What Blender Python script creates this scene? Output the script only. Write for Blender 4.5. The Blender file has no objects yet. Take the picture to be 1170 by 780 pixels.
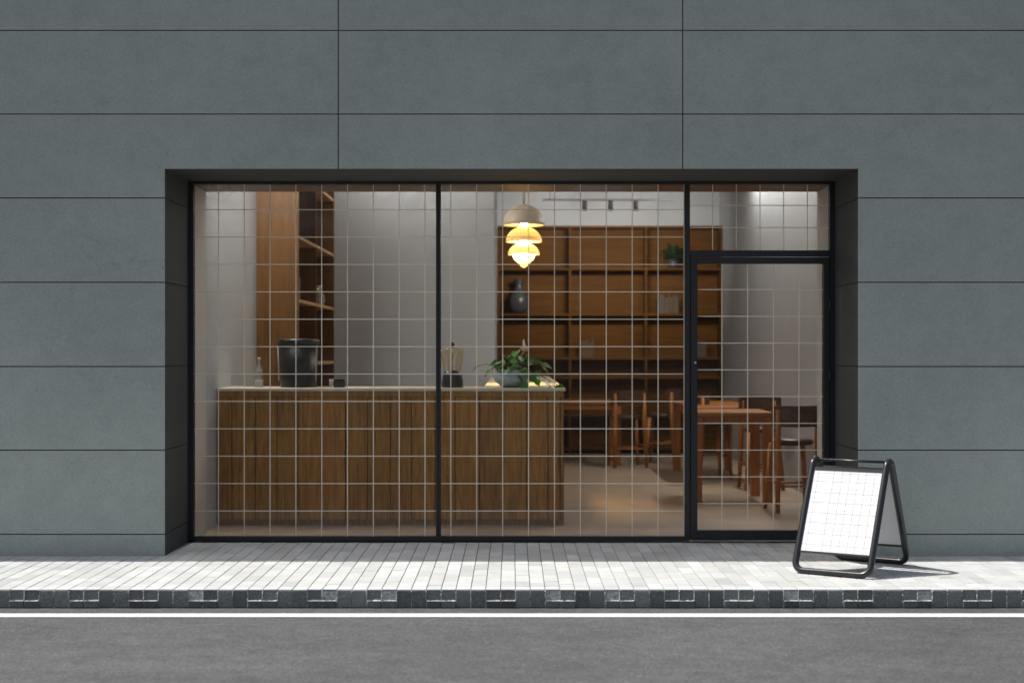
import bpy, bmesh, math, random
from mathutils import Vector, Matrix
R = math.radians
random.seed(7)
scene = bpy.context.scene
COL = scene.collection

# ------------------------------------------------------------------ layout
# x right, y away from the street, z up; pavement top is z = 0, road is z = -0.125
EYE = 1.61
YK = 9.20      # kerb face
YW = 10.685    # facade plane
YG = 11.46     # shopfront frame front
ZR = -0.125

# ------------------------------------------------------------------ materials
def new_mat(name):
    m = bpy.data.materials.new(name); m.use_nodes = True
    nt = m.node_tree
    for n in list(nt.nodes): nt.nodes.remove(n)
    out = nt.nodes.new('ShaderNodeOutputMaterial')
    return m, nt, out

def N(nt, t, **kw):
    n = nt.nodes.new(t)
    for k, v in kw.items():
        if k.startswith('_'): setattr(n, k[1:], v)
        else: n.inputs[k.replace('_', ' ')].default_value = v
    return n

def rgba(c): return (c[0], c[1], c[2], 1.0)

def coords(nt, scale=(1, 1, 1), obj=True, rot=(0, 0, 0)):
    tc = nt.nodes.new('ShaderNodeTexCoord')
    mp = nt.nodes.new('ShaderNodeMapping')
    mp.inputs['Scale'].default_value = scale
    mp.inputs['Rotation'].default_value = rot
    nt.links.new(tc.outputs['Object'], mp.inputs['Vector'])
    return mp.outputs['Vector']

def ramp(nt, fac, stops):
    r = nt.nodes.new('ShaderNodeValToRGB')
    e = r.color_ramp.elements
    while len(e) < len(stops): e.new(0.5)
    for i, (p, c) in enumerate(stops):
        e[i].position = p; e[i].color = rgba(c) if len(c) == 3 else c
    nt.links.new(fac, r.inputs['Fac'])
    return r.outputs['Color']

def mixc(nt, a, b, fac, mode='MIX'):
    m = nt.nodes.new('ShaderNodeMix'); m.data_type = 'RGBA'; m.blend_type = mode
    for s, v in ((m.inputs[6], a), (m.inputs[7], b), (m.inputs[0], fac)):
        if hasattr(v, 'is_output'): nt.links.new(v, s)
        elif isinstance(v, (int, float)): s.default_value = v
        else: s.default_value = rgba(v)
    return m.outputs[2]

def noise(nt, vec, scale, detail=4, rough=.55, dist=0):
    n = nt.nodes.new('ShaderNodeTexNoise')
    n.inputs['Scale'].default_value = scale; n.inputs['Detail'].default_value = detail
    n.inputs['Roughness'].default_value = rough; n.inputs['Distortion'].default_value = dist
    nt.links.new(vec, n.inputs['Vector'])
    return n.outputs['Fac']

def bump(nt, h, strength, dist=.01, prev=None):
    b = nt.nodes.new('ShaderNodeBump')
    b.inputs['Strength'].default_value = strength; b.inputs['Distance'].default_value = dist
    nt.links.new(h, b.inputs['Height'])
    if prev: nt.links.new(prev, b.inputs['Normal'])
    return b.outputs['Normal']

def principled(nt, out, color, rough=.6, normal=None, metallic=0, spec=.5, **kw):
    p = nt.nodes.new('ShaderNodeBsdfPrincipled')
    if hasattr(color, 'is_output'): nt.links.new(color, p.inputs['Base Color'])
    else: p.inputs['Base Color'].default_value = rgba(color)
    if hasattr(rough, 'is_output'): nt.links.new(rough, p.inputs['Roughness'])
    else: p.inputs['Roughness'].default_value = rough
    p.inputs['Metallic'].default_value = metallic
    p.inputs['Specular IOR Level'].default_value = spec
    if normal: nt.links.new(normal, p.inputs['Normal'])
    for k, v in kw.items(): p.inputs[k.replace('_', ' ')].default_value = v
    nt.links.new(p.outputs[0], out.inputs['Surface'])
    return p

def plain(name, c, rough=.6, metallic=0, spec=.5, var=.12, vs=9, bmp=.0, bs=80):
    m, nt, out = new_mat(name)
    v = coords(nt)
    f = noise(nt, v, vs, 5)
    lo = tuple(x*(1-var) for x in c); hi = tuple(min(1, x*(1+var)) for x in c)
    col = ramp(nt, f, [(.3, lo), (.7, hi)])
    nrm = bump(nt, noise(nt, v, bs, 3), bmp, .004) if bmp else None
    principled(nt, out, col, rough, nrm, metallic, spec)
    return m

def wood(name, c1, c2, axis='z', rough=.5, scale=1.0, spec=.4, tint=True):
    m, nt, out = new_mat(name)
    s = {'z': (14, 14, .9), 'x': (.9, 14, 14), 'y': (14, .9, 14)}[axis]
    v = coords(nt, tuple(k*scale for k in s))
    f = noise(nt, v, 3.0, 8, .65, .6)
    g = noise(nt, v, 14.0, 4, .7, .2)
    col = ramp(nt, f, [(.25, tuple(x*.62 for x in c1)), (.45, c1), (.62, c2), (.8, tuple(x*.8 for x in c1))])
    col = mixc(nt, col, ramp(nt, g, [(.35, (.55, .5, .45)), (.6, (1, 1, 1))]), .55, 'MULTIPLY')
    if tint:
        a = nt.nodes.new('ShaderNodeAttribute'); a.attribute_name = 'tone'
        col = mixc(nt, col, a.outputs['Color'], 1.0, 'MULTIPLY')
    principled(nt, out, col, rough, bump(nt, g, .25, .002), 0, spec)
    return m

# facade: painted fibre-cement, faint mottling, tiny pits, a few hairline cracks
def facade_mat(name, c):
    m, nt, out = new_mat(name)
    v = coords(nt)
    big = noise(nt, v, .7, 4, .6)
    mid = noise(nt, v, 6, 6, .6)
    pit = noise(nt, v, 55, 2, .5)
    fine = noise(nt, v, 90, 4, .75)
    col = ramp(nt, big, [(.3, tuple(x*.93 for x in c)), (.7, tuple(x*1.06 for x in c))])
    col = mixc(nt, col, ramp(nt, mid, [(.35, (.93, .93, .93)), (.65, (1.05, 1.05, 1.05))]), .7, 'MULTIPLY')
    col = mixc(nt, col, ramp(nt, fine, [(.3, (.84, .84, .84)), (.7, (1.14, 1.14, 1.14))]), 1, 'MULTIPLY')
    pits = ramp(nt, pit, [(.24, (.55, .55, .55)), (.29, (1, 1, 1))])
    col = mixc(nt, col, pits, .8, 'MULTIPLY')
    # hairline cracks where a broad mask allows them
    vo = nt.nodes.new('ShaderNodeTexVoronoi'); vo.feature = 'DISTANCE_TO_EDGE'; vo.inputs['Scale'].default_value = 1.3
    vd = coords(nt, (.6, 1, 1.5))
    nz = nt.nodes.new('ShaderNodeTexNoise'); nz.inputs['Scale'].default_value = 3; nz.inputs['Detail'].default_value = 6
    nt.links.new(vd, nz.inputs['Vector'])
    mx = nt.nodes.new('ShaderNodeMix'); mx.data_type = 'VECTOR'; mx.inputs[0].default_value = .35
    nt.links.new(vd, mx.inputs[4]); nt.links.new(nz.outputs['Color'], mx.inputs[5])
    nt.links.new(mx.outputs[1], vo.inputs['Vector'])
    cr = ramp(nt, vo.outputs['Distance'], [(.0, (.8, .8, .8)), (.0035, (1, 1, 1))])
    msk = ramp(nt, noise(nt, v, .55, 2), [(.55, (0, 0, 0)), (.6, (1, 1, 1))])
    col = mixc(nt, col, mixc(nt, (1, 1, 1), cr, msk), .7, 'MULTIPLY')
    n1 = bump(nt, fine, .35, .002)
    n2 = bump(nt, mid, .15, .006, n1)
    principled(nt, out, col, .72, n2, 0, .35)
    return m

def asphalt_mat():
    m, nt, out = new_mat('asphalt')
    v = coords(nt)
    big = noise(nt, coords(nt, (.5, 1.6, 1)), 1.1, 5, .6)
    vs = coords(nt, (.9, 1, 1))
    a = noise(nt, vs, 75, 4, .75)
    b = noise(nt, coords(nt, (.5, 1, 1)), 12, 6, .75)
    vo = nt.nodes.new('ShaderNodeTexVoronoi'); vo.inputs['Scale'].default_value = 45
    nt.links.new(v, vo.inputs['Vector'])
    col = ramp(nt, a, [(.28, (.032, .034, .035)), (.5, (.066, .068, .070)), (.72, (.140, .144, .146))])
    col = mixc(nt, col, ramp(nt, big, [(.3, (.84, .84, .84)), (.7, (1.14, 1.14, 1.14))]), 1, 'MULTIPLY')
    col = mixc(nt, col, ramp(nt, b, [(.3, (.72, .73, .74)), (.7, (1.2, 1.2, 1.19))]), 1, 'MULTIPLY')
    sp = ramp(nt, vo.outputs['Distance'], [(.09, (1, 1, 1)), (.14, (0, 0, 0))])
    sel = nt.nodes.new('ShaderNodeSeparateColor'); nt.links.new(vo.outputs['Color'], sel.inputs[0])
    gate = ramp(nt, sel.outputs[0], [(.72, (0, 0, 0)), (.9, (1, 1, 1))])
    spk = mixc(nt, sp, gate, 1, 'MULTIPLY')
    col = mixc(nt, col, (.34, .34, .33), spk)
    principled(nt, out, col, .85, bump(nt, a, .5, .006), 0, .3)
    return m

def paver_mat(name, c, warm=.05):
    m, nt, out = new_mat(name)
    v = coords(nt)
    at = nt.nodes.new('ShaderNodeAttribute'); at.attribute_name = 'tone'
    f = noise(nt, v, 120, 4, .7)
    g = noise(nt, v, 5, 5, .6)
    col = mixc(nt, c, at.outputs['Color'], 1, 'MULTIPLY')
    col = mixc(nt, col, ramp(nt, f, [(.3, (.86, .86, .86)), (.7, (1.08, 1.08, 1.08))]), 1, 'MULTIPLY')
    col = mixc(nt, col, ramp(nt, g, [(.3, (.9, .9, .9)), (.65, (1.04, 1.04, 1.04))]), 1, 'MULTIPLY')
    principled(nt, out, col, .85, bump(nt, f, .4, .002), 0, .25)
    return m

def stone_face_mat():
    m, nt, out = new_mat('kerb stone')
    v = coords(nt)
    at = nt.nodes.new('ShaderNodeAttribute'); at.attribute_name = 'tone'
    f = noise(nt, v, 160, 5, .75)
    g = noise(nt, v, 24, 4, .6)
    col = mixc(nt, (.20, .208, .195), at.outputs['Color'], 1, 'MULTIPLY')
    col = mixc(nt, col, ramp(nt, f, [(.3, (.5, .5, .5)), (.56, (1.0, 1.0, 1.0)), (.68, (2.6, 2.6, 2.6))]), 1, 'MULTIPLY')
    principled(nt, out, col, .9, bump(nt, f, .8, .004, bump(nt, g, .8, .01)), 0, .25)
    return m

def glass_mat():
    m, nt, out = new_mat('window glass')
    t = N(nt, 'ShaderNodeBsdfTransparent', Color=(.97, .985, .975, 1))
    g = N(nt, 'ShaderNodeBsdfGlossy', Color=(1, 1, 1, 1), Roughness=.0)
    f = N(nt, 'ShaderNodeFresnel', IOR=1.22)
    mx = nt.nodes.new('ShaderNodeMixShader')
    nt.links.new(f.outputs[0], mx.inputs[0]); nt.links.new(t.outputs[0], mx.inputs[1]); nt.links.new(g.outputs[0], mx.inputs[2])
    # painted haze: pale bands at the pane's foot and head stand in for reflections
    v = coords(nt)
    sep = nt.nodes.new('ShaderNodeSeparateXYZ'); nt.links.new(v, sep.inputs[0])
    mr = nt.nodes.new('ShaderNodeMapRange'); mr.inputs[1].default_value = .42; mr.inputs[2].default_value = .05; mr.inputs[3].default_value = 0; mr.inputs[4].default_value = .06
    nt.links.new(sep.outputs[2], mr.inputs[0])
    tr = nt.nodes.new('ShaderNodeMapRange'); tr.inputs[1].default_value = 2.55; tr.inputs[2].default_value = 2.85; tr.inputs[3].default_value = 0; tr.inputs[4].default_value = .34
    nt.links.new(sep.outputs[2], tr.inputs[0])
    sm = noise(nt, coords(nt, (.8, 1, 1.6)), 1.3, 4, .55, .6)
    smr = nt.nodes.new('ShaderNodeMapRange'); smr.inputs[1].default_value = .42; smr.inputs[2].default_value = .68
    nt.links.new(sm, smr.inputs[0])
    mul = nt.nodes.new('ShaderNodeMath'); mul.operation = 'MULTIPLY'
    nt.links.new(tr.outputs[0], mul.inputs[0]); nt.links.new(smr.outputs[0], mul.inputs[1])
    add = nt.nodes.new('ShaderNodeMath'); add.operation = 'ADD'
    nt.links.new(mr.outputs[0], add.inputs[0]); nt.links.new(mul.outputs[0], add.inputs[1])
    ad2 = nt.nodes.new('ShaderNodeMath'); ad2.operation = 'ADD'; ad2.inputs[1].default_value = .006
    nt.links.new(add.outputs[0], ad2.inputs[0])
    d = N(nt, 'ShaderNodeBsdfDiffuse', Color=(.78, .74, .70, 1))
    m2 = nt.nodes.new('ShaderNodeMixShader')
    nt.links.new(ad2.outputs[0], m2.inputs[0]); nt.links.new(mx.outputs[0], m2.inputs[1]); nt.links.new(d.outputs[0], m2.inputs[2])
    nt.links.new(m2.outputs[0], out.inputs['Surface'])
    return m

def clear_mat(name, tint=(.9, .93, .92), glossy=.12, diff=.1, dcol=(.8, .8, .76)):
    m, nt, out = new_mat(name)
    t = N(nt, 'ShaderNodeBsdfTransparent', Color=rgba(tint))
    g = N(nt, 'ShaderNodeBsdfGlossy', Color=(1, 1, 1, 1), Roughness=.05)
    d = N(nt, 'ShaderNodeBsdfDiffuse', Color=rgba(dcol))
    m1 = nt.nodes.new('ShaderNodeMixShader'); m1.inputs[0].default_value = glossy
    nt.links.new(t.outputs[0], m1.inputs[1]); nt.links.new(g.outputs[0], m1.inputs[2])
    m2 = nt.nodes.new('ShaderNodeMixShader'); m2.inputs[0].default_value = diff
    nt.links.new(m1.outputs[0], m2.inputs[1]); nt.links.new(d.outputs[0], m2.inputs[2])
    nt.links.new(m2.outputs[0], out.inputs['Surface'])
    return m

def emit_mat(name, c, s):
    m, nt, out = new_mat(name)
    e = N(nt, 'ShaderNodeEmission', Color=rgba(c), Strength=s)
    nt.links.new(e.outputs[0], out.inputs['Surface'])
    return m

def shade_mat(name, c, trans, rough=.4):
    m, nt, out = new_mat(name)
    d = N(nt, 'ShaderNodeBsdfPrincipled', Roughness=rough)
    d.inputs['Base Color'].default_value = rgba(c)
    t = N(nt, 'ShaderNodeBsdfTranslucent', Color=(1, .82, .5, 1))
    v = coords(nt)
    f = noise(nt, v, 45, 4, .7)
    col = ramp(nt, f, [(.35, (.40, .28, .10)), (.6, (1, .88, .55))])
    nt.links.new(col, t.inputs['Color'])
    mx = nt.nodes.new('ShaderNodeMixShader'); mx.inputs[0].default_value = trans
    nt.links.new(d.outputs[0], mx.inputs[1]); nt.links.new(t.outputs[0], mx.inputs[2])
    nt.links.new(mx.outputs[0], out.inputs['Surface'])
    return m

M = {}
M['facade'] = facade_mat('facade paint', (.328, .364, .328))
M['joint'] = plain('joint shadow gap', (.035, .04, .04), .9)
M['reveal'] = facade_mat('charcoal reveal paint', (.056, .061, .060))
M['frame'] = plain('black powder coat', (.010, .0115, .013), .42, 0, .5, .1)
M['asphalt'] = asphalt_mat()
M['ground'] = plain('bare ground', (.14, .13, .11), .95, var=.25, vs=.3)
M['paver'] = paver_mat('pale paver', (.405, .42, .415))
M['sand'] = plain('joint sand', (.10, .10, .095), .95)
M['kerb'] = stone_face_mat()
M['mortar'] = plain('mortar', (.36, .37, .36), .95, var=.5, vs=60)
M['line'] = plain('road paint', (.78, .78, .77), .7, var=.05, vs=40, bmp=.2)
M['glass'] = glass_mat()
M['decal'] = clear_mat('grid film', (1, 1, 1), 0, .80, (.95, .85, .66))
M['plaster'] = plain('plaster', (.44, .455, .475), .8, var=.03, vs=1.2)
M['lining'] = plain('pale lining', (.50, .49, .47), .7, var=.03)
M['ceil'] = plain('ceiling', (.55, .53, .50), .9, var=.03)
M['brown'] = wood('soffit wood', (.16, .075, .03), (.22, .11, .045), 'x', tint=False)
M['cabw'] = wood('cabinet wood', (.115, .048, .007), (.15, .066, .011), 'z', .45, .5, tint=False)
M['shelfw'] = wood('bookcase wood', (.105, .040, .0025), (.14, .056, .005), 'x', .6, .5, .12, False)
M['ctr'] = wood('counter board wood', (.29, .13, .018), (.40, .19, .030), 'z', .45, .8)
M['shelfl'] = wood('light shelf wood', (.48, .27, .13), (.58, .35, .18), 'y', .45, .5, tint=False)
M['tubeglow'] = emit_mat('lit diffuser', (1, .93, .84), 6)
M['ctop'] = plain('worktop', (.60, .53, .40), .35, var=.06, vs=20)
M['ftile'] = plain('screed floor', (.36, .275, .20), .4, var=.15, vs=1.5)
M['tablew'] = wood('table wood', (.30, .10, .013), (.37, .14, .024), 'x', .4, .6, tint=False)
M['legw'] = wood('leg wood', (.33, .115, .016), (.40, .15, .027), 'z', .4, .6, tint=False)
M['darkw'] = wood('dark wood', (.07, .028, .014), (.10, .045, .022), 'x', .35, .6, tint=False)
M['black'] = plain('black plastic', (.012, .012, .012), .35, var=.1)
M['blackg'] = plain('black gloss', (.004, .0045, .0045), .4, var=.1)
M['tube'] = plain('black enamel tube', (.014, .0145, .015), .3, 0, .55, .08)
M['board'] = plain('white board', (.66, .67, .67), .5, var=.012, vs=3)
M['bline'] = plain('grey rule', (.33, .34, .36), .6, var=.25, vs=12)
M['steel'] = plain('steel', (.5, .5, .48), .3, 1)
M['cream'] = plain('cream lacquer', (.80, .66, .50), .45, var=.04)
M['shade2'] = shade_mat('ribbed amber shade', (.74, .62, .42), .38)
M['bulb'] = emit_mat('lit bulb', (1, .82, .42), 30)
M['darkcer'] = plain('dark glazed ceramic', (.05, .055, .055), .3)
M['ceramic'] = plain('glazed ceramic', (.30, .36, .36), .25, var=.15, vs=14)
M['leaf'] = plain('leaf', (.06, .20, .024), .4, var=.5, vs=22)
M['leafd'] = plain('dark leaf', (.02, .05, .015), .5)
M['dgrey'] = plain('grey lamp housing', (.10, .10, .10), .5)
M['stem'] = plain('stem', (.06, .10, .03), .6)
M['petal'] = plain('petal', (.75, .58, .45), .6)
M['clear'] = clear_mat('clear glass', (.86, .88, .84), .12, .16)
M['hopper'] = clear_mat('clear hopper', (.86, .80, .68), .10, .32, (.62, .55, .42))
M['gold'] = plain('bronze trim', (.42, .30, .13), .35, .6)
M['pale'] = plain('pale stoneware', (.55, .53, .5), .5)
M['paper1'] = plain('book cloth', (.10, .06, .03), .8)
M['paper2'] = plain('dark book cloth', (.10, .08, .07), .8)

# ------------------------------------------------------------------ mesh helpers
class MB:
    def __init__(s): s.bm = bmesh.new(); s.tone = s.bm.loops.layers.float_color.new('tone')
    def _paint(s, faces, tone, mi=0):
        t = tone if not isinstance(tone, (int, float)) else (tone,)*3
        for f in faces:
            f.material_index = mi
            for l in f.loops: l[s.tone] = (t[0], t[1], t[2], 1)
    def box(s, x0, x1, y0, y1, z0, z1, tone=1, mi=0, bev=0):
        vs = [s.bm.verts.new((x, y, z)) for z in (z0, z1) for y in (y0, y1) for x in (x0, x1)]
        idx = [(0, 2, 3, 1), (4, 5, 7, 6), (0, 1, 5, 4), (2, 6, 7, 3), (0, 4, 6, 2), (1, 3, 7, 5)]
        fs = [s.bm.faces.new([vs[i] for i in q]) for q in idx]
        if bev:
            ed = list({e for f in fs for e in f.edges})
            r = bmesh.ops.bevel(s.bm, geom=ed, offset=bev, segments=1, affect='EDGES', profile=.5)
            fs = list({f for f in r['faces']} | {f for v in r['verts'] if v.is_valid for f in v.link_faces})
        s._paint([f for f in fs if f.is_valid], tone, mi)
        return vs
    def hexa(s, p, tone=1, mi=0):
        vs = [s.bm.verts.new(q) for q in p]
        idx = [(0, 2, 3, 1), (4, 5, 7, 6), (0, 1, 5, 4), (2, 6, 7, 3), (0, 4, 6, 2), (1, 3, 7, 5)]
        s._paint([s.bm.faces.new([vs[i] for i in q]) for q in idx], tone, mi)
    def quad(s, pts, tone=1, mi=0):
        f = s.bm.faces.new([s.bm.verts.new(p) for p in pts]); s._paint([f], tone, mi)
    def lathe(s, prof, c=(0, 0, 0), seg=32, mi=0, cap0=False, cap1=False, sx=1, sy=1):
        rings = []
        for r, z in prof:
            rings.append([s.bm.verts.new((c[0]+sx*r*math.cos(2*math.pi*k/seg), c[1]+sy*r*math.sin(2*math.pi*k/seg), c[2]+z)) for k in range(seg)])
        fs = []
        for a, b in zip(rings, rings[1:]):
            for k in range(seg):
                fs.append(s.bm.faces.new((a[k], a[(k+1) % seg], b[(k+1) % seg], b[k])))
        if cap0: fs.append(s.bm.faces.new(rings[0][::-1]))
        if cap1: fs.append(s.bm.faces.new(rings[-1]))
        for f in fs: f.smooth = True
        s._paint(fs, 1, mi)
    def tube(s, pts, r, seg=12, closed=False, mi=0, caps=True):
        pts = [Vector(p) for p in pts]; n = len(pts)
        rs = r if isinstance(r, (list, tuple)) else [r]*n
        rings = []; up = None
        for i, p in enumerate(pts):
            a = pts[(i-1) % n] if (closed or i > 0) else p
            b = pts[(i+1) % n] if (closed or i < n-1) else p
            t = (b-a).normalized()
            if up is None:
                up = Vector((0, 0, 1)) if abs(t.z) < .9 else Vector((1, 0, 0))
            u = (up - t*up.dot(t)).normalized(); up = u
            w = t.cross(u)
            rings.append([s.bm.verts.new(p + rs[i]*(math.cos(2*math.pi*k/seg)*u + math.sin(2*math.pi*k/seg)*w)) for k in range(seg)])
        fs = []
        pairs = list(zip(rings, rings[1:]))
        for a, b in pairs:
            for k in range(seg): fs.append(s.bm.faces.new((a[k], a[(k+1) % seg], b[(k+1) % seg], b[k])))
        if closed:
            a, b = rings[-1], rings[0]
            off = min(range(seg), key=lambda o: (a[0].co-b[o].co).length)
            for k in range(seg): fs.append(s.bm.faces.new((a[k], a[(k+1) % seg], b[(k+1+off) % seg], b[(k+off) % seg])))
        elif caps:
            fs.append(s.bm.faces.new(rings[0][::-1])); fs.append(s.bm.faces.new(rings[-1]))
        for f in fs: f.smooth = True
        s._paint(fs, 1, mi)
    def sphere(s, c, r, seg=20, mi=0, sz=1):
        prof = [(max(1e-4, r*math.sin(math.pi*k/12)), -r*sz*math.cos(math.pi*k/12)) for k in range(13)]
        s.lathe(prof, c, seg, mi)
    def build(s, name, mats, parent=None, loc=(0, 0, 0)):
        me = bpy.data.meshes.new(name)
        bmesh.ops.recalc_face_normals(s.bm, faces=s.bm.faces[:])
        s.bm.to_mesh(me); s.bm.free()
        o = bpy.data.objects.new(name, me); COL.objects.link(o); o.location = loc
        for m in (mats if isinstance(mats, (list, tuple)) else [mats]): me.materials.append(M[m])
        if parent: o.parent = parent
        return o

def tag(o, label=None, cat=None, group=None, kind=None):
    if label: o['label'] = label
    if cat: o['category'] = cat
    if group: o['group'] = group
    if kind: o['kind'] = kind
    return o

def thing(name, loc, label, cat, group=None, rz=0):
    o = bpy.data.objects.new(name, None); o.empty_display_size = .2
    COL.objects.link(o); o.location = loc; o.rotation_euler = (0, 0, rz)
    return tag(o, label, cat, group)

def copy_tree(o, parent=None):
    c = o.copy(); COL.objects.link(c); c.parent = parent
    for ch in list(o.children): copy_tree(ch, c)
    return c

# ------------------------------------------------------------------ ground, road, pavement
b = MB(); b.quad([(-900, -900, ZR-.006), (900, -900, ZR-.006), (900, 900, ZR-.006), (-900, 900, ZR-.006)])
tag(b.build('ground', 'ground'), kind='structure')
b = MB(); b.quad([(-60, -7, ZR), (60, -7, ZR), (60, YK+.03, ZR), (-60, YK+.03, ZR)])
tag(b.build('road', 'asphalt'), kind='structure')
b = MB()
b.box(-60, 60, 8.882, 8.986, ZR+.0015, ZR+.004)
tag(b.build('road_line', 'line'), kind='structure')

# pavement: bed + bonded pavers with open joints
PW = .1003; X0 = .0236
bed = MB(); bed.box(-9, 9, YK+.06, YG+.02, ZR, -.008)
bedo = tag(bed.build('pavement_bed', 'sand'), kind='structure')
pv = MB()
k0, k1 = int((-5.2-X0)/PW), int((5.2-X0)/PW)
L = .25
rnd = random.Random(3)
ymax = YG-.005
for k in range(k0, k1):
    xa, xb = X0+k*PW, X0+(k+1)*PW
    if k % 2 == 0: cuts = [YK+.105]
    else: cuts = [YK+.105]
    y = cuts[0] + rnd.uniform(.25, 1)*L
    ys = [YK+.105]
    while y < ymax-.02:
        ys.append(y); y += L
    ys.append(ymax)
    for a, c in zip(ys, ys[1:]):
        t = rnd.gauss(1, .07); w = rnd.choice([-.01, 0, 0, .01, .03])*rnd.random()
        dz = rnd.uniform(-.0012, .0012)
        g = .0022
        pv.box(xa+g, xb-g, a+g*1.1, c-g*1.1, -.03, dz, (t*(1+w), t, t*(1-w)), 0, .0022)
tag(pv.build('pavement', 'paver'), kind='structure')
# plain slabs continue the pavement beyond what the bonding reaches
for s in (-1, 1):
    e = MB()
    xe = X0+k0*PW if s < 0 else X0+k1*PW
    e.box(min(xe, s*9), max(xe, s*9), YK+.105, YW+.02, -.03, 0)
    tag(e.build('pavement', 'paver'), kind='structure')

# kerb: stone blocks, pale worn tops, dark split faces
kb = MB()
kb.box(-9, 9, YK+.006, YK+.06, ZR+.002, -.012, 1, 2)
for k in range(int(-9/PW), int(9/PW)):
    xa, xb = X0+k*PW, X0+(k+1)*PW
    g = .0022
    t = rnd.choice([.68, .8, 1.0, .9, 1.08])*rnd.uniform(.9, 1.1)
    dy = rnd.uniform(-.002, .003)
    top_t = rnd.gauss(1.12, .05)
    # cap: top surface in pale paver tone
    kb.box(xa+g, xb-g, YK+dy+.004, YK+.103, -.006, rnd.uniform(-.001, .001), top_t, 1, .0016)
    if k % 4 in (2, 3):
        zs = -.075
        kb.box(xa+g, xb-g, YK+dy+.004, YK+.10, zs+.003, -.0062, t, 0, .003)
        t2 = t*rnd.uniform(.6, .95)
        kb.box(xa+g*1.5, xb-g*1.5, YK+dy-.011, YK+.10, ZR+.003, zs-.001, t2, 0, .0035)
        n_ = 7
        hs = [rnd.uniform(.000, .008) for _ in range(n_+1)]
        for q in range(n_):
            u0, u1 = xa+.004+(PW-.008)*q/n_, xa+.004+(PW-.008)*(q+1)/n_
            h0, h1 = hs[q], hs[q+1]; yb_, yf_ = YK+.02, YK+dy-.0125
            kb.hexa([(u0, yf_, zs-.0012), (u1, yf_, zs-.0012), (u0, yb_, zs-.0012), (u1, yb_, zs-.0012),
                     (u0, yf_+.002, zs), (u1, yf_+.002, zs), (u0, YK+dy+.006, zs+h0), (u1, YK+dy+.006, zs+h1)], 1, 2)
    else:
        kb.box(xa+g, xb-g, YK+dy-.002, YK+.10, ZR+.003, -.0062, t, 0, .003)
for k in range(int(-9/PW), int(9/PW)):      # crumbly mortar in the upright joints
    x = X0+k*PW; z = ZR+.004
    while z < -.006:
        h = rnd.uniform(.003, .014)
        if rnd.random() < .62:
            o_ = rnd.uniform(-.005, .002); wv = rnd.uniform(.0016, .0034)
            yb_ = YK+.01; zt = min(z+h, -.004)
            kb.hexa([(x-wv, YK+o_-.004, z), (x+wv, YK+o_-.004, z), (x-wv, yb_, z), (x+wv, yb_, z),
                     (x-wv*.6, YK+o_+.002, zt), (x+wv*.6, YK+o_+.002, zt), (x-wv, yb_, zt), (x+wv, yb_, zt)], 1, 2)
        z += h
tag(kb.build('kerb', ['kerb', 'paver', 'mortar']), kind='structure')

# ------------------------------------------------------------------ building
B = thing('shop_building', (0, YW, 0), 'grey panel clad building with a wide recessed black framed shopfront facing the street', 'building')
def bpart(mb, name, mats, parent=B):
    o = mb.build(name, mats, parent)
    if parent is B: o.location = (0, -YW, 0)
    return o
OX0, OX1, OZ = -2.719, 2.712, 3.028
HJ = [-.02, .171, .829, 1.483, 2.141, 2.80, 3.456, 4.11, 4.52]
VJ = [-9.0, -6.75, -4.055, -1.36, 1.336, 4.04, 6.75, 9.0]
G = .0042; TH = .016
w = MB()
def panel(x0, x1, z0, z1): w.box(x0, x1, YW, YW+TH, z0, z1)
for z0, z1 in zip(HJ, HJ[1:]):
    zz0, zz1 = z0+G, z1-G
    if z0 >= OZ:
        for a, c in zip(VJ, VJ[1:]): panel(a+G, c-G, zz0, zz1)
    else:
        top = z1 > OZ
        for a, c in zip(VJ, VJ[1:]):
            a2, c2 = a+G, c-G
            if a2 < OX0:
                if c2 <= OX0: panel(a2, c2, zz0, zz1)
                else:
                    panel(a2, OX0, zz0, zz1)
                    if top: panel(OX0, c2, OZ, zz1)
            elif c2 > OX1:
                if a2 >= OX1: panel(a2, c2, zz0, zz1)
                else:
                    panel(OX1, c2, zz0, zz1)
                    if top: panel(a2, OX1, OZ, zz1)
            elif top: panel(a2, c2, OZ, zz1)
bpart(w, 'cladding', 'facade')
# masonry behind the cladding, its back face is the room side
w = MB()
w.box(-9, OX0-.012, YW+TH+.001, YG+.5, -.1, 4.5)
w.box(OX1+.012, 9, YW+TH+.001, YG+.5, -.1, 4.5)
w.box(OX0-.0119, OX1+.0119, YW+TH+.001, YG+.5, OZ+.012, 4.5)
bpart(w, 'wall', 'joint')
# reveal lining (charcoal), jointed on the same lines as the facade
w = MB()
for z0, z1 in zip(HJ, HJ[1:]):
    if z0 > OZ: break
    z1b = min(z1, OZ); a = z0+.003 if z0 > 0 else -.1; c = z1b-(.003 if z1 < OZ else 0)
    w.box(OX0-.0115, OX0, YW+TH, YG+.06, a, c)
    w.box(OX1, OX1+.0115, YW+TH, YG+.06, a, c)
w.box(OX0, OX1, YW+.001, YG+.06, OZ, OZ+.0115)
bpart(w, 'reveal', 'reveal')
# roof and rear shell
w = MB()
w.box(-9, 9, YW+TH+.001, 23.2, 4.501, 4.52)
bpart(w, 'roof', 'joint')
w = MB()
w.box(-9, -8.8, YG+.501, 23.2, -.1, 4.5); w.box(8.8, 9, YG+.501, 23.2, -.1, 4.5); w.box(-8.799, 8.799, 23.0, 23.2, -.1, 4.5)
bpart(w, 'outer_wall', 'facade')

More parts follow.
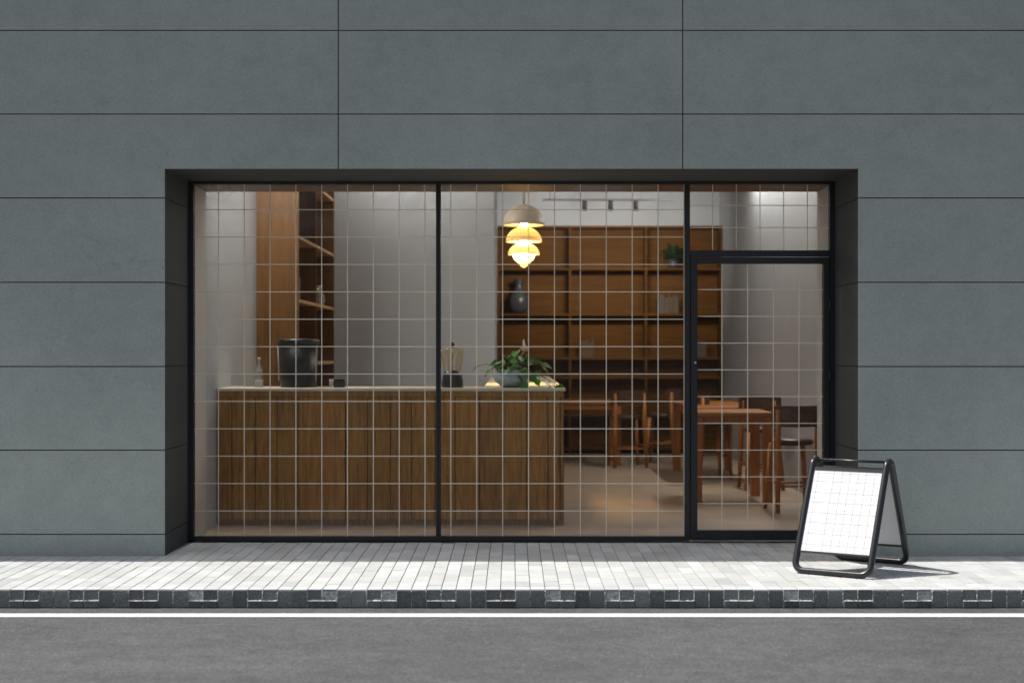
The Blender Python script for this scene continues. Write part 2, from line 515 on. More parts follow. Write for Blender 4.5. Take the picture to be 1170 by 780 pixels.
S = 136.1  # frame lines below were scaled off the facade as rows/columns of this many units per metre
def fx(p): return (p-585)/S
def fz(p): return EYE-(p-400)/S
ZB = .0
def bars(rects, depth=.065, yoff=0):
    m = MB()
    for (x0, x1, yt, yb) in rects:
        z0 = max(fz(yb), .003)
        m.box(fx(x0), fx(x1), YG+yoff, YG+yoff+depth, z0, fz(yt), 1, 0, .0025)
    return m
YPANE = YG+.035
def window_unit(name, rects, pane, xs, ys, gx, gy, parent=B, depth=.065, yoff=0, edge=False):
    fr = bars(rects, depth, yoff).build(name, 'frame', parent); fr.location = (0, -YW, 0) if parent is B else (0, 0, 0)
    x0, x1, yt, yb = pane
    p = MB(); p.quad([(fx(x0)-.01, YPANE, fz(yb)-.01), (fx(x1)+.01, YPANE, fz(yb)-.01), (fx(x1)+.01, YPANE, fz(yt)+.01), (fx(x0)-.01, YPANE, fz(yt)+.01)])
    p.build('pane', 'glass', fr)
    g = MB(); hw = .0037; yf = YPANE-.004
    for x in xs: g.box(fx(x)-hw, fx(x)+hw, yf, yf+.0015, fz(yb), fz(yt))
    xl = sorted(xs)
    for y in ys:
        z = fz(y); e = [fx(x0)]+[v for x in xl for v in (fx(x)-hw, fx(x)+hw)]+[fx(x1)]
        for a, c in zip(e[0::2], e[1::2]):
            if c-a > .002: g.box(a, c, yf+.0001, yf+.0014, z-hw, z+hw)
    g.build('grid_lines', 'decal', fr)
    return fr
ysf = [239.2+31.33*k for k in range(12)]
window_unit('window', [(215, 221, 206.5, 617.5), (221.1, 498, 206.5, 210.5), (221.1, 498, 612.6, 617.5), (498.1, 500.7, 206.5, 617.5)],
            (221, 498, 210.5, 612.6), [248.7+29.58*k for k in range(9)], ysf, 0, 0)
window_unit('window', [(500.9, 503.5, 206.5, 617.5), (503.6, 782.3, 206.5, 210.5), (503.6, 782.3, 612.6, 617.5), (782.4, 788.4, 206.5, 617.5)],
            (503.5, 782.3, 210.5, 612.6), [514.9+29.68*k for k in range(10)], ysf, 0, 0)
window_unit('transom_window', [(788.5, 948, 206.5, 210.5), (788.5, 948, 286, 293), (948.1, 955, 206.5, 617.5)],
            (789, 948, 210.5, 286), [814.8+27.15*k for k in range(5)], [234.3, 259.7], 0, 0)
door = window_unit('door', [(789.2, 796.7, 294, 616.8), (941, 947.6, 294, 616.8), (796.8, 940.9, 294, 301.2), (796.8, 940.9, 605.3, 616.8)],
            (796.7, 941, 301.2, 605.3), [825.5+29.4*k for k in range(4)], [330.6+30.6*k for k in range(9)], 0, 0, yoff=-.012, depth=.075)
lk = MB()
lk.tube([(fx(794.3), YG-.03, fz(414)), (fx(794.3), YG-.011, fz(414))], .012, 16)
lk.build('lock', 'steel', door)
for z in (.5, 1.4, 2.0):
    hg = MB(); hg.tube([(fx(947.9), YG-.016, z-.05), (fx(947.9), YG-.016, z+.05)], .009, 10); hg.build('hinge', 'frame', door)
th = MB(); th.box(fx(215), fx(955), YG-.02, YG+.09, .0005, .0028)
bpart(th, 'threshold', 'frame')

# ---------------- room
YL = 12.0           # inner edge of the window lining
XL, XR = -2.72, 3.27
YB1, YB2, XP = 17.45, 21.55, -.23
ZC = 4.2
r = MB()
r.box(XL-.1, XL, YL-.03, YB1, 0, ZC)                       # left wall
r.box(XL-.1, XP, YB1+.001, YB1+.12, 0, ZC)                 # middle wall
r.box(XP-.12, XP, YB1+.121, YB2, 0, ZC)
r.box(XP-.12, XR+.1, YB2+.001, YB2+.1, 0, ZC)              # rear wall
r.box(XR+.001, XR+.1, YL-.03, YB2, 0, ZC)                  # right wall
r.box(OX1+.012, XR, YL-.03, YL-.001, 0, ZC)                # front return
r.box(XL+.001, OX1+.011, YL-.03, YL-.0015, 3.05, ZC)       # head wall
bpart(r, 'interior_wall', 'plaster')
r = MB(); r.box(-2.735, -2.682, YG+.071, YL-.031, 0, 3.0); bpart(r, 'window_lining', 'lining')
r = MB(); r.box(2.682, 2.711, YG+.071, YL, 0, 3.0); bpart(r, 'window_lining', 'lining')
r = MB(); r.box(-2.735, 2.72, YG+.071, YL, 3.0005, 3.04)
bpart(r, 'window_soffit', 'brown')
r = MB(); r.box(XL-.1, XR+.1, YL-.03, YB2+.1, ZC+.001, ZC+.06)
bpart(r, 'ceiling', 'ceil')
f = MB(); f.box(-3.2, 3.6, YG+.0901, YB2+.1, -.1, -.001)
tag(f.build('floor', 'ftile'), kind='structure')

# ------------------------------------------------------------------ counter
CY, CZ = 12.56, 1.262
CX0, CX1 = -2.712, .478
ct = thing('bar_counter', ((CX0+CX1)/2, CY, 0), 'long bar counter faced in brown vertical boards with a pale worktop behind the left windows', 'counter')
def cpart(mb, name, mats): 
    o = mb.build(name, mats, ct); o.location = (-(CX0+CX1)/2, -CY, 0); return o
c = MB()
sc = 124.2
seams = [248, 265, 292, 316.5, 340.5, 367, 394.6, 420, 446, 470, 497, 520, 548, 574, 602, 626, 640, 644.4]
for a, d in zip(seams, seams[1:]):
    xa, xb = (a-585)/sc, (d-585)/sc
    t = rnd.uniform(.78, 1.15)
    c.box(xa+.0035, xb-.0035, CY, CY+.02, .055, CZ-.085, (t, t*rnd.uniform(.94, 1.02), t*rnd.uniform(.85, 1)), 0, .002)
cpart(c, 'front_panel', 'ctr')
c = MB(); c.box(CX0, CX1, CY-.003, CY+.02, CZ-.082, CZ-.028, .95, 0, .002); cpart(c, 'top_rail', 'ctr')
c = MB(); c.box(CX0, CX1, CY+.03, CY+.05, 0, .054, .8); cpart(c, 'plinth', 'ctr')
c = MB()
c.box(CX0, CX1, CY+.021, CY+.55, .0545, CZ-.03, .35)
c.box(-.24, CX1-.01, CY+.551, 18.2, .0545, CZ-.03, .8)
cpart(c, 'body', 'ctr')
c = MB()
c.box(CX0, CX1+.015, CY-.02, CY+.6, CZ-.027, CZ, 1, 0, .003)
c.box(-.27, CX1+.015, CY+.601, 18.3, CZ-.027, CZ, 1, 0, .003)
cpart(c, 'worktop', 'ctop')

# ------------------------------------------------------------------ things on the counter
def on(xp, Y): return ((xp-585)/1560*Y, Y, CZ+.0005)
# tub
p = on(341, 12.95)
t = thing('black_tub', p, 'large black tapered tub with a rim, on the worktop before the wooden cabinet', 'tub')
m = MB(); m.lathe([(.02, .0), (.168, .0), (.172, .01), (.186, .40), (.178, .40), (.165, .03), (.02, .02)], seg=48); m.build('body', 'blackg', t)
m = MB(); m.lathe([(.187, .398), (.197, .402), (.199, .425), (.197, .445), (.18, .452), (.03, .458), (.001, .458)], seg=48); m.build('rim', 'black', t)
for s, xx in ((-1, -.172), (1, .172)):
    m = MB(); m.tube([(xx*1.01, -.065, .06), (xx*1.03, -.07, .2), (xx*1.06, -.075, .39)], .004, 8); m.build('side_strip', 'pale', t)
# bottle
t = thing('glass_bottle', on(296, 12.8), 'small clear glass bottle with a slim neck at the left end of the worktop', 'bottle')
m = MB(); m.lathe([(.001, .002), (.038, .002), (.041, .02), (.040, .12), (.03, .17), (.012, .215), (.011, .25), (.014, .252), (.014, .262)], seg=24); m.build('body', 'clear', t)
m = MB(); m.lathe([(.001, .004), (.037, .006), (.037, .07), (.001, .071)], seg=24); m.build('liquid', 'pale', t)
m = MB(); m.lathe([(.013, .2625), (.014, .28), (.001, .281)], seg=16); m.build('stopper', 'pale', t)
# small dark box with cup
t = thing('card_box', on(388, 12.8), 'small low black box lying on the worktop right of the black tub', 'box')
m = MB(); m.box(-.052, .052, -.04, .04, 0, .07, 1, 0, .008); m.build('body', 'black', t)
m = MB(); m.box(-.054, .054, -.042, .042, .0705, .082, 1, 0, .004); m.build('lid', 'black', t)
t = thing('small_cup', on(378.5, 12.86), 'tiny pale cup beside the low black box on the worktop', 'cup')
m = MB(); m.lathe([(.001, 0), (.016, 0), (.02, .05), (.021, .075), (.018, .075), (.016, .01), (.001, .01)], seg=20); m.build('body', 'pale', t)
m = MB(); m.tube([(.02, 0, .06), (.034, 0, .055), (.034, 0, .03), (.019, 0, .02)], .003, 6); m.build('handle', 'pale', t)
# grinder
t = thing('coffee_grinder', on(517, 12.8), 'small coffee grinder with black base, clear flared hopper and black knob on the worktop', 'grinder')
m = MB(); m.lathe([(.001, 0), (.1, 0), (.103, .01), (.099, .06), (.085, .13), (.07, .155), (.001, .158)], seg=32); m.build('base', 'black', t)
m = MB(); m.lathe([(.066, .159), (.075, .19), (.102, .35)], seg=32); m.build('hopper', 'hopper', t)
m = MB()
for a in (0, math.pi, math.pi/2, -math.pi/2): m.tube([(.073*math.cos(a), .073*math.sin(a), .165), (.106*math.cos(a), .106*math.sin(a), .352)], .005, 8)
m.build('strap', 'gold', t)
m = MB(); m.lathe([(.104, .351), (.106, .36), (.03, .368), (.001, .368)], seg=32); m.build('lid', 'hopper', t)
m = MB(); m.tube([(0, 0, .16), (0, 0, .37)], .006, 8); m.build('shaft', 'steel', t)
m = MB(); m.sphere((0, 0, .395), .02, 16, 0, 1.4); m.build('knob', 'black', t)
# plant in bowl
t = thing('potted_plant', on(586, 12.82), 'trailing green plant with heart shaped leaves in a grey blue bowl at the counter end', 'plant')
m = MB(); m.lathe([(.001, 0), (.08, 0), (.12, .015), (.172, .06), (.182, .10), (.165, .145), (.135, .165), (.125, .16), (.15, .10), (.1, .03), (.001, .02)], seg=40, sx=1.0, sy=1.0); m.build('bowl', 'ceramic', t)
m = MB(); m.lathe([(.128, .14), (.001, .15)], seg=30); m.build('soil', 'sand', t)
rp = random.Random(11)
stems = MB(); leaves = MB()
def leaf(mb, base, d, size, droop):
    d = Vector(d).normalized(); side = d.cross(Vector((0, 0, 1)))
    side = side.normalized() if side.length > .01 else Vector((1, 0, 0))
    roll = rp.uniform(-.7, .7)
    nrm = side.cross(d).normalized()
    side = (side*math.cos(roll) + nrm*math.sin(roll)).normalized(); nrm = side.cross(d).normalized()
    out = [(0, 0), (-.10, .22), (0, .42), (.22, .5), (.5, .42), (.78, .2), (1.05, 0)]
    mid = [mb.bm.verts.new(Vector(base)+d*size*(u if i not in (0, 1) else max(u, 0)) + nrm*(-.12*size*u*u)) for i, (u, v_) in enumerate([(0, 0), (.2, 0), (.5, 0), (.8, 0), (1.05, 0)])]
    for sg in (-1, 1):
        o = [mb.bm.verts.new(Vector(base)+d*size*u+side*sg*size*v_+nrm*(.10*size*v_-.12*size*u*u)) for u, v_ in out[1:-1]]
        ch = [o[0], o[1], o[2], o[3], o[4]]
        fs = [mb.bm.faces.new(q) for q in ((mid[0], ch[0], ch[1]), (mid[0], ch[1], mid[1]), (mid[1], ch[1], ch[2]), (mid[1], ch[2], mid[2]), (mid[2], ch[2], ch[3]), (mid[2], ch[3], mid[3]), (mid[3], ch[3], ch[4]), (mid[3], ch[4], mid[4]))]
        mb._paint(fs, 1)
        for f_ in fs: f_.smooth = True
tips = [(-.22, .0, .16), (-.16, -.08, .24), (-.12, -.1, .20), (-.08, .05, .30), (0, -.06, .26), (.04, 0, .34), (.08, -.1, .28), (.02, -.14, .20), (.14, -.03, .30), (.19, -.08, .26), (.24, 0, .24), (.28, -.03, .19), (.12, -.15, .16),
        (-.05, -.16, .17), (.17, -.16, .10), (.1, -.19, .05), (.22, -.17, .07), (.31, -.16, .05), (.37, -.12, .03), (.42, -.1, .02), (.06, -.18, .11), (-.17, .02, .21), (.28, .0, .22), (-.33, .05, .20)]
for tx, ty, tz in tips:
    b0 = Vector((rp.uniform(-.07, .07), rp.uniform(-.07, .05), .15)); e = Vector((tx, ty, tz))
    mdl = (b0+e)/2 + Vector((0, 0, .06+.05*rp.random()))
    pts = [b0.lerp(mdl, k/4).lerp(mdl.lerp(e, k/4), k/4) for k in range(5)]
    stems.tube(pts, .003, 5)
    dirv = (e-pts[3]); dirv.z -= .03; dirv.x += rp.uniform(-.03, .03); dirv.y -= .02
    leaf(leaves, e, dirv, rp.uniform(.062, .10), 0)
    if tx > -.3:
        for q in (2, 3):
            if rp.random() < .75:
                dv = Vector((rp.uniform(-1, 1), rp.uniform(-1, .3), rp.uniform(-.6, .4)))
                leaf(leaves, pts[q], dv, rp.uniform(.045, .08), 0)
stems.build('stem', 'stem', t); leaves.build('foliage', 'leaf', t)
m = MB()
for a in range(6):
    aa = a*math.pi/3
    d = Vector((math.cos(aa), math.sin(aa)*.6, .6)); leaf(m, (.115, 0, .345), d, .055, 0)
m.tube([(.03, 0, .15), (.06, 0, .28), (.115, 0, .345)], .003, 5)
m.tube([(.115, 0, .35), (.105, 0, .40), (.10, 0, .45)], [.012, .014, .003], 8)
m.build('flower', 'petal', t)

# ------------------------------------------------------------------ pendant
PY = 14.1
px_ = (598.5-585)/1560*PY
pl = thing('pendant_lamp', (px_, PY, ZC), 'lit pendant lamp with three tiered cream and amber shades hanging over the counter end', 'lamp')
k = 1560/PY
def zz(y): return EYE+(400-y)/k-ZC
m = MB(); m.tube([(0, 0, -.001), (0, 0, zz(234))], .014, 10); m.build('cord', 'cream', pl)
m = MB(); m.lathe([(.001, 0), (.06, 0), (.06, -.03), (.001, -.031)], seg=24); m.build('ceiling_rose', 'cream', pl)
def dome(rt, yt, yb, rmin=.02):
    zt, zb = zz(yt), zz(yb); h = zt-zb
    o = [(max(rmin, rt*math.sin(a)), zb+h*math.cos(a)) for a in [math.pi/2*i/10 for i in range(11)]]
    i_ = [(max(rmin*.6, (rt-.008)*math.sin(a)), zb+(h-.01)*math.cos(a)) for a in [math.pi/2*i/10 for i in range(10, -1, -1)]]
    mb = MB(); mb.lathe(o+i_, seg=40); return mb
dome(23.8/k, 233.5, 257.5).build('lamp_shade', 'cream', pl)
dome(20.8/k, 259, 276.5, .05).build('lamp_shade', 'shade2', pl)
dome(18.2/k, 277.5, 291, .05).build('lamp_shade', 'shade2', pl)
for yy, rr in ((257.5, .040), (276, .040), (292, .046)):
    m = MB(); m.sphere((0, 0, zz(yy)), rr, 20, 0, 1.15); m.build('bulb', 'bulb', pl)
m = MB(); m.lathe([(13/k, zz(291.5)), (11.5/k, zz(296)), (6/k, zz(301)), (2/k, zz(305.5)), (.001, zz(306))], seg=24); m.build('glass_tip', 'shade2', pl)

def lamp_obj(name, kind, loc, energy, color, parent=None, **kw):
    l = bpy.data.lights.new(name, kind); l.energy = energy; l.color = color
    for a, v in kw.items(): setattr(l, a, v)
    o = bpy.data.objects.new(name, l); COL.objects.link(o); o.location = loc
    if parent: o.parent = parent
    return o
for yy, e in ((262.5, 14), (281.5, 10)):
    lamp_obj('bulb_light', 'POINT', (0, -.0, zz(yy)-.02), e, (1, .82, .48), pl, shadow_soft_size=.02)
lamp_obj('bulb_light', 'SPOT', (0, 0, zz(307)-.01), 150, (1, .66, .24), pl, spot_size=R(80), spot_blend=1.0, shadow_soft_size=.12)

# ------------------------------------------------------------------ track spots
TY = 18.2; kt = 1560/TY
ZT = EYE+(400-229)/kt
tr = thing('lighting_track', ((697-585)/kt, TY, ZT), 'pale lighting track hung on rods below the ceiling in front of the bookcase', 'light track')
m = MB(); m.box(-.9, .9, -.018, .018, -.005, .02); m.build('rail', 'plaster', tr)
for x in (-.8, .8):
    m = MB(); m.tube([(x, 0, .02), (x, 0, ZC-ZT)], .004, 6); m.build('rod', 'plaster', tr)
sp0 = None
labs = ['dark track spotlight on the left of the three beside the pendant lamp', 'dark track spotlight in the middle of the three', 'dark track spotlight on the right of the three nearest the door']
for i, xp in enumerate((668, 697.5, 726.5)):
    loc = ((xp-585)/kt, TY, ZT-.006)
    if i == 0:
        sp0 = thing('spotlight', loc, labs[0], 'spotlight', 'spotlights on the ceiling track')
        m = MB(); m.lathe([(.001, 0), (.032, 0), (.034, -.13), (.028, -.13), (.026, -.1), (.001, -.1)], seg=20); m.build('housing', 'dgrey', sp0)
        m = MB(); m.tube([(0, 0, .004), (0, 0, -.002)], .012, 8); m.build('mount', 'steel', sp0)
        o = sp0
    else:
        o = copy_tree(sp0); o.location = loc; o['label'] = labs[i]
    l = lamp_obj('spot_beam', 'SPOT', (0, .07, -.15), 45, (1, .93, .86), o, spot_size=R(90), spot_blend=.9, shadow_soft_size=.03)
    l.rotation_euler = (R(88), 0, 0)

# linear ceiling lights over the room (lit, out of the frame above the window head)
def strip(x, y, ln, rz, label, e, col=(1, .95, .90), spot=False):
    t = thing('ceiling_light', (x, y, ZC), label, 'ceiling light', None, rz)
    m = MB(); m.box(-ln/2, ln/2, -.04, .04, -.06, 0, 1, 0, .003); m.build('housing', 'black', t)
    m = MB(); m.box(-ln/2+.02, ln/2-.02, -.03, .03, -.068, -.0605); m.build('diffuser', 'tubeglow', t)
    l = lamp_obj('strip_light', 'AREA', (0, 0, -.075), e, col, t, shape='RECTANGLE', size=ln-.04, size_y=.06)
    return t

strip(-2.58, 13.2, 1.8, R(90), 'linear ceiling light along the left wall above the counter', 52)
strip(3.14, 16.3, 4.4, R(90), 'linear ceiling light along the right wall behind the door', 70)
strip(-1.2, 17.05, 1.7, 0, 'linear ceiling light close to the middle grey wall', 8)

# ------------------------------------------------------------------ tall cabinet on left wall
KY0, KY1, KX0, KX1 = 14.53, 17.44, XL+.002, -2.27
cb = thing('tall_cabinet', ((KX0+KX1)/2, (KY0+KY1)/2, 0), 'tall brown wooden shelf cabinet against the left wall behind the black tub', 'cabinet')
ox, oy = -(KX0+KX1)/2, -(KY0+KY1)/2
def kp(mb, name, mat='cabw'):
    o = mb.build(name, mat, cb); o.location = (ox, oy, 0); return o
m = MB(); m.box(KX0, KX1, KY0, KY0+.03, 0, 4.18, 1, 0, .002); kp(m, 'side_panel')
m = MB(); m.box(KX0, KX1, KY1-.03, KY1, 0, 4.18, 1, 0, .002); kp(m, 'side_panel')
m = MB(); m.box(KX0, KX0+.02, KY0+.031, KY1-.031, 0, 4.18); kp(m, 'back_panel', 'darkw')
m = MB(); m.box(KX0+.021, KX1-.02, (KY0+KY1)/2-.014, (KY0+KY1)/2+.014, 0, 4.18); kp(m, 'divider')
for z in (.1, .8, 1.44, 2.12, 2.80, 3.5, 4.12):
    for ya, yb in ((KY0+.031, (KY0+KY1)/2-.015), ((KY0+KY1)/2+.015, KY1-.031)):
        m = MB(); m.box(KX0+.021, KX1-.004, ya, yb, z, z+.035, 1, 0, .002); kp(m, 'shelf', 'shelfl')

# books and vessels in the cabinet
def books(x, y, z, rz, label, n, hmax, group='books on the shelves'):
    t = thing('book_row', (x, y, z), label, 'books', None, rz)
    u = 0
    for i in range(n):
        wd = rnd.uniform(.018, .035); h = hmax*rnd.uniform(.8, 1)
        m = MB(); m.box(u, u+wd-.001, -.08, .08, 0, h, 1, 0, .002); m.build('book', rnd.choice(['paper1', 'paper2', 'paper1']), t); u += wd
    return t
def vase(name, loc, s, mat, label, cat='vase'):
    t = thing(name, loc, label, cat)
    m = MB(); m.lathe([(.001, 0), (.05*s, 0), (.085*s, .06*s), (.08*s, .14*s), (.035*s, .2*s), (.03*s, .25*s), (.04*s, .27*s), (.03*s, .265*s), (.02*s, .2*s), (.001, .19*s)], seg=28); m.build('body', mat, t)
    m = MB(); m.lathe([(.031*s, .255*s), (.044*s, .272*s), (.046*s, .28*s), (.036*s, .285*s)], seg=28); m.build('rim', mat, t)
    return t
books(KX1-.1, 14.65, 2.156, R(90), 'short row of pale books on the middle shelf of the tall cabinet', 6, .26)
vase('vase', (KX1-.12, 16.9, 2.156), .9, 'clear', 'slim clear vase on the middle shelf of the tall cabinet')

# ------------------------------------------------------------------ bookcase on the rear wall
SY = 21.2; ks = 1560/SY
def sx_(p): return (p-585)/ks
BX0, BX1, BZ = XP+.003, XR-.004, EYE+142/ks
bc = thing('bookcase', ((BX0+BX1)/2, SY, 0), 'wide brown wooden bookcase of open compartments filling the rear wall', 'bookcase')
bo = -(BX0+BX1)/2
def bp(mb, name, mat='shelfw'):
    o = mb.build(name, mat, bc); o.location = (bo, -SY, 0); return o
m = MB(); m.box(BX0, BX1, SY+.32, SY+.34, 0, BZ-.03); bp(m, 'back_panel')
ups = [BX0, sx_(650), sx_(737), BX1-.03]
for x in ups: m = MB(); m.box(x, x+.035, SY, SY+.319, 0, BZ-.035, 1, 0, .002); bp(m, 'upright')
m = MB(); m.box(BX0, BX1, SY-.006, SY+.34, BZ-.034, BZ, 1, 0, .002); bp(m, 'top')
shz = [EYE-(y-400)/ks for y in (430, 408, 358, 306)]+[.62, .1]
for z in shz:
    for a, c_ in zip(ups, ups[1:]):
        m = MB(); m.box(a+.0355, c_-.0005, SY+.004, SY+.319, z-.035, z, 1, 0, .002); bp(m, 'shelf')
vase('vase', (sx_(593), SY+.1, shz[2]), 1.9, 'darkcer', 'pale grey blue vase on a left compartment of the rear bookcase')
books(sx_(752), SY+.12, shz[2], 0, 'row of books in the right compartment of the rear bookcase', 12, .3)
books(sx_(662), SY+.12, shz[1], 0, 'row of books in the middle compartment of the rear bookcase', 9, .28)
books(sx_(790), SY+.12, shz[1], 0, 'row of books at the far right of the rear bookcase, seen beside the door', 8, .28)
# dark plant on the upper shelf
t = thing('shelf_plant', (sx_(770), SY+.1, shz[3]), 'dark green leafy plant in the top right compartment of the bookcase', 'plant')
m = MB(); m.lathe([(.001, 0), (.07, 0), (.09, .14), (.08, .14), (.001, .12)], seg=24); m.build('pot', 'darkcer', t)
m = MB()
for i in range(70):
    a = rp.uniform(0, 6.28); e = rp.uniform(-.2, 1.3)
    d = Vector((math.cos(a)*math.cos(e), math.sin(a)*math.cos(e)*.5, math.sin(e)))
    leaf(m, Vector((0, -.03, .15))+d*rp.uniform(.03, .17), d, rp.uniform(.06, .1), 0)
m.build('foliage', 'leafd', t)

# ------------------------------------------------------------------ tables and chairs
def make_table(name, w_, d_, h, loc, rz, label, top='tablew', leg='legw'):
    t = thing(name, loc, label, 'table', 'wooden tables in the cafe', rz)
    m = MB(); m.box(-w_/2, w_/2, -d_/2, d_/2, h-.045, h, 1, 0, .006); m.build('tabletop', top, t)
    m = MB()
    m.box(-w_/2+.09, w_/2-.09, -d_/2+.045, -d_/2+.065, h-.12, h-.046); m.box(-w_/2+.09, w_/2-.09, d_/2-.065, d_/2-.045, h-.12, h-.046)
    m.box(-w_/2+.045, -w_/2+.065, -d_/2+.09, d_/2-.09, h-.12, h-.046); m.box(w_/2-.065, w_/2-.045, -d_/2+.09, d_/2-.09, h-.12, h-.046)
    m.build('apron', leg, t)
    for sx in (-1, 1):
        for sy in (-1, 1):
            m = MB(); m.box(sx*(w_/2-.055)-.048, sx*(w_/2-.055)+.048, sy*(d_/2-.055)-.048, sy*(d_/2-.055)+.048, 0, h-.0465, 1, 0, .004); m.build('leg', leg, t)
    return t
def make_chair(loc, rz, label, sh=.68, bh=1.06):
    # seat faces +y in local space, backrest on -y side
    t = thing('bar_chair', loc, label, 'chair', 'high wooden chairs at the tables', rz)
    m = MB(); m.lathe([(.001, sh-.02), (.19, sh-.02), (.215, sh), (.21, sh+.03), (.17, sh+.045), (.001, sh+.04)], seg=28, sy=.95); m.build('seat', 'darkw', t)
    # curved wrap backrest
    m = MB(); n = 14; 
    ring = []
    for i in range(n+1):
        a = math.pi*(1.12+.76*i/n)
        ring.append((math.cos(a), math.sin(a)))
    for (c0, s0), (c1, s1) in zip(ring, ring[1:]):
        ro, ri = .27, .24
        m.hexa([(ri*c0, ri*s0, bh-.21), (ri*c1, ri*s1, bh-.21), (ro*c0, ro*s0, bh-.21), (ro*c1, ro*s1, bh-.21),
                (ri*c0, ri*s0, bh), (ri*c1, ri*s1, bh), (ro*c0, ro*s0, bh), (ro*c1, ro*s1, bh)])
    bmesh.ops.remove_doubles(m.bm, verts=m.bm.verts[:], dist=.0005)
    m.build('backrest', 'darkw', t)
    for sx in (-1, 1):
        m = MB(); m.tube([(sx*.225, -.215, 0), (sx*.205, -.17, sh), (sx*.20, -.165, bh-.04)], [.024, .032, .025], 10); m.build('rear_leg', 'legw', t)
        m = MB(); m.tube([(sx*.215, .2, 0), (sx*.165, .15, sh-.015)], [.021, .031], 10); m.build('front_leg', 'legw', t)
    m = MB()
    m.tube([(-.208, -.188, .26), (.208, -.188, .26)], .011, 8); m.tube([(-.2, .182, .26), (.2, .182, .26)], .011, 8)
    m.tube([(-.216, -.19, .3), (-.198, .18, .3)], .011, 8); m.tube([(.216, -.19, .3), (.198, .18, .3)], .011, 8)
    m.build('stretcher', 'legw', t)
    return t
def place(x, Y): return ((x-585)/1560*Y, Y, 0)
make_table('high_table', 1.35, .85, .90, (.86, 19.55, 0), 0, 'brown wooden table right of the counter end, in front of the bookcase')
make_table('high_table', .8, 2.0, .93, (2.56, 17.4, 0), 0, 'long wooden table by the right wall, seen through the upper half of the door')
make_table('high_table', .85, .85, .96, (2.32, 14.75, 0), 0, 'square wooden table just inside the door, nearest the glass')
ch = make_chair(place(716, 18.9), R(10), 'high wooden chair at the right end of the table by the counter')
def chair(x, Y, rz, lab):
    c = copy_tree(ch); c.location = place(x, Y); c.rotation_euler = (0, 0, rz); c['label'] = lab; return c
chair(756, 19.4, R(75), 'high wooden chair turned sideways left of the black door post')
chair(905, 13.75, R(8), 'high chair with dark curved backrest nearest the door glass')
chair(870, 15.9, R(180), 'high wooden chair between the square table and the long table')
chair(812, 17.3, R(-80), 'high wooden chair on the left side of the long table')

# ------------------------------------------------------------------ sandwich board
W_, D_, H_ = .545, .775, .832     # centre line footprint and height
rt = .0235
ang = R(-30)
fc = Vector((2.505, 10.06, 0))
sb = thing('sandwich_board', fc, 'freestanding white sandwich board with a rounded black tube frame on the pavement', 'sign', None, ang)
def arc(c, a, b_, n=8):   # quarter arc through centre c from c+a to c+b_
    return [c + a*math.cos(math.pi/2*i/n) + b_*math.sin(math.pi/2*i/n) for i in range(n+1)]
hw, hd = W_/2, D_/2; rc = .065
apex_r = .058
fr = Vector((0, -(hd), 0)); 
def sidept(sx, front, tt):      # point on a straight side between foot and the tangent of the apex bend
    yf = -hd if front else hd; ya = -apex_r*.93 if front else apex_r*.93
    z0, z1 = rt, H_-rt-apex_r*.75
    return Vector((sx*hw, yf+(ya-yf)*tt, z0+(z1-z0)*tt))
path = []
def bottom(front, direction):
    # rounded bottom bar lying in the panel plane, running in x direction
    up = (sidept(1, front, 1)-sidept(1, front, 0)).normalized()
    base = Vector((0, -hd if front else hd, rt))
    s0 = -direction
    c0 = base + Vector((s0*(hw-rc), 0, 0)) + up*rc
    c1 = base + Vector((-s0*(hw-rc), 0, 0)) + up*rc
    return arc(c0, Vector((s0*rc, 0, 0)), -up*rc) + arc(c1, -up*rc, Vector((-s0*rc, 0, 0)))
def over(sx, front_to_back):
    a = sidept(sx, True, 1); b2 = sidept(sx, False, 1)
    up = (sidept(1, True, 1)-sidept(1, True, 0)).normalized()
    pts = []
    cz = a.z; th0 = math.atan2(up.z, up.y)
    half = abs(a.y); cen = Vector((sx*hw, 0, a.z - half/math.tan(th0)*1.0))
    rr = (a-cen).length
    a0 = math.atan2(a.z-cen.z, a.y-cen.y); a1 = math.atan2(b2.z-cen.z, b2.y-cen.y)
    pts = [cen + Vector((0, rr*math.cos(a0+(a1-a0)*i/14), rr*math.sin(a0+(a1-a0)*i/14))) for i in range(15)]
    return pts if front_to_back else pts[::-1]
path = bottom(True, 1) + over(1, True) + bottom(False, -1) + over(-1, False)
m = MB(); m.tube(path, rt, 16, closed=True); m.build('frame', 'tube', sb)
topz = max(p.z for p in path)
m = MB(); m.tube([(-hw+.01, 0, topz-.004), (hw-.01, 0, topz-.004)], .010, 10); m.build('top_bar', 'tube', sb)
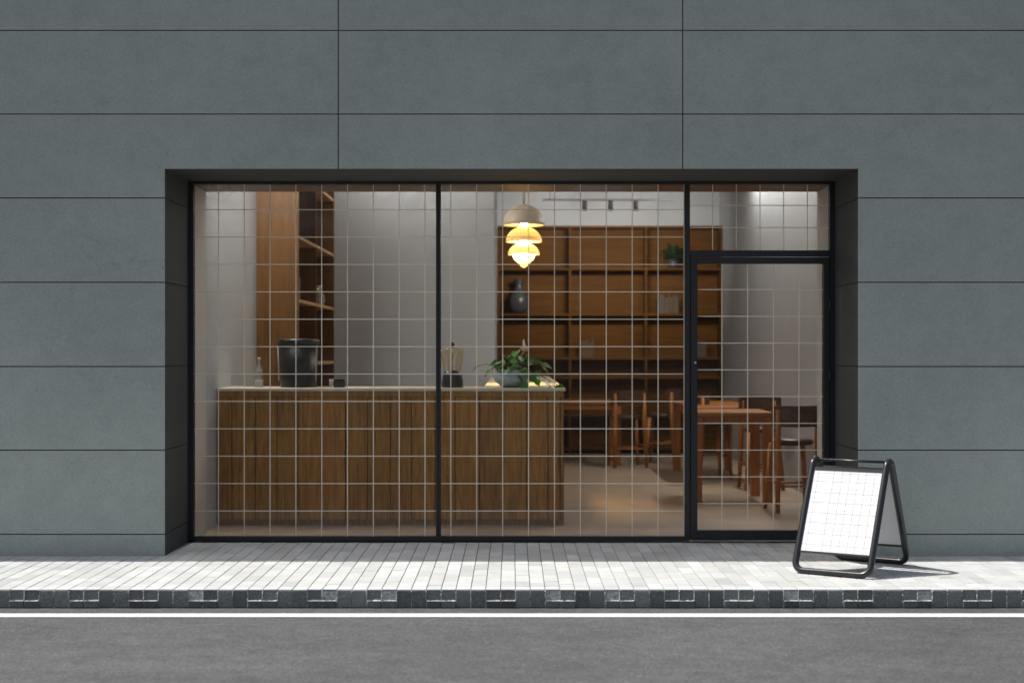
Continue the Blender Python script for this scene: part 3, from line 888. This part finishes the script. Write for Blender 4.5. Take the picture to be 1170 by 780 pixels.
for front in (True, False):
    lo, hi = .168, .975
    up = (sidept(1, front, 1)-sidept(1, front, 0)); ul = up.normalized()
    nrm = Vector((1, 0, 0)).cross(ul) if front else ul.cross(Vector((1, 0, 0)))   # points outwards
    if (nrm.y > 0) == front: nrm = -nrm
    o0 = Vector((0, -hd if front else hd, rt))
    def P(x, tt, off): return o0 + Vector((x, 0, 0)) + up*tt + nrm*off
    xw = hw-rt+.004
    def slab(mb, x0, x1, t0, t1, n0, n1): mb.hexa([P(x0, t0, n0), P(x1, t0, n0), P(x0, t0, n1), P(x1, t0, n1), P(x0, t1, n0), P(x1, t1, n0), P(x0, t1, n1), P(x1, t1, n1)])
    m = MB(); slab(m, -xw, xw, lo+.012, hi-.03, -.004, .004)
    pn = m.build('panel', 'board', sb)
    m = MB(); slab(m, -xw, xw, lo-.006, lo+.0118, -.009, .010); m.build('bottom_rail', 'tube', sb)
    m = MB(); slab(m, -xw, xw, hi-.0298, hi-.004, -.009, .010); m.build('top_rail', 'tube', sb)
    if front:
        g = MB(); yy0, yy1 = lo+.012, hi-.03
        for fxx in (.075, .305, .43, .545, .665, .775, .90):
            x = -xw+2*xw*fxx; slab(g, x-.0015, x+.0015, yy0, yy1, .0041, .0046)
        for i, fy in enumerate([.085, .13, .215, .26, .35, .40, .47, .51, .60, .65, .72, .77, .86, .91, .965]):
            tt = yy0+(yy1-yy0)*fy; hh = .0004 if i % 2 else .0010
            slab(g, -xw, xw, tt-hh, tt+hh, .0047, .0051)
        g.build('grid_lines', 'bline', pn)

# the hinged rear frame stands slightly racked against the front one
def rack(o):
    for v in o.data.vertices: v.co.x += .075*v.co.y/D_
    for c_ in o.children: rack(c_)
for o in sb.children: rack(o)

# ------------------------------------------------------------------ light and camera
sdir = Vector((.57, -.06, -1)).normalized()
sun = bpy.data.lights.new('sun', 'SUN'); sun.energy = 4.4; sun.angle = R(.5); sun.color = (1, .965, .92)
so = bpy.data.objects.new('sun', sun); COL.objects.link(so)
so.rotation_euler = sdir.to_track_quat('-Z', 'Y').to_euler(); so.location = (-8, 12, 20)
wd = bpy.data.worlds.new('World'); scene.world = wd; wd.use_nodes = True
nt = wd.node_tree
for n in list(nt.nodes): nt.nodes.remove(n)
sky = nt.nodes.new('ShaderNodeTexSky'); sky.sky_type = 'NISHITA'; sky.sun_disc = False
sky.sun_elevation = math.asin(-sdir.z); sky.sun_rotation = math.atan2(-sdir.x, -sdir.y) % (2*math.pi)
sky.air_density = .8; sky.dust_density = 4; sky.ozone_density = .3
bg = nt.nodes.new('ShaderNodeBackground'); bg.inputs['Strength'].default_value = .10
wo = nt.nodes.new('ShaderNodeOutputWorld')
nt.links.new(sky.outputs[0], bg.inputs[0]); nt.links.new(bg.outputs[0], wo.inputs[0])

cam = bpy.data.cameras.new('camera'); cam.sensor_width = 36; cam.lens = 36*1560/1170
cam.shift_y = 10/1170; cam.dof.use_dof = True; cam.dof.focus_distance = 10.75; cam.dof.aperture_fstop = 1.2; cam.clip_end = 3000; cam.clip_start = .05
co = bpy.data.objects.new('camera', cam); COL.objects.link(co)
co.location = (0, 0, EYE); co.rotation_euler = (R(90), 0, 0)
scene.camera = co
vs = scene.view_settings
vs.view_transform = 'Standard'; vs.look = 'None'; vs.gamma = 1; vs.use_curve_mapping = False; vs.exposure = .5
scene.render.resolution_x = 1024; scene.render.resolution_y = 682
scene.cycles.max_bounces = 10; scene.cycles.transparent_max_bounces = 16
scene.cycles.sample_clamp_indirect = 6
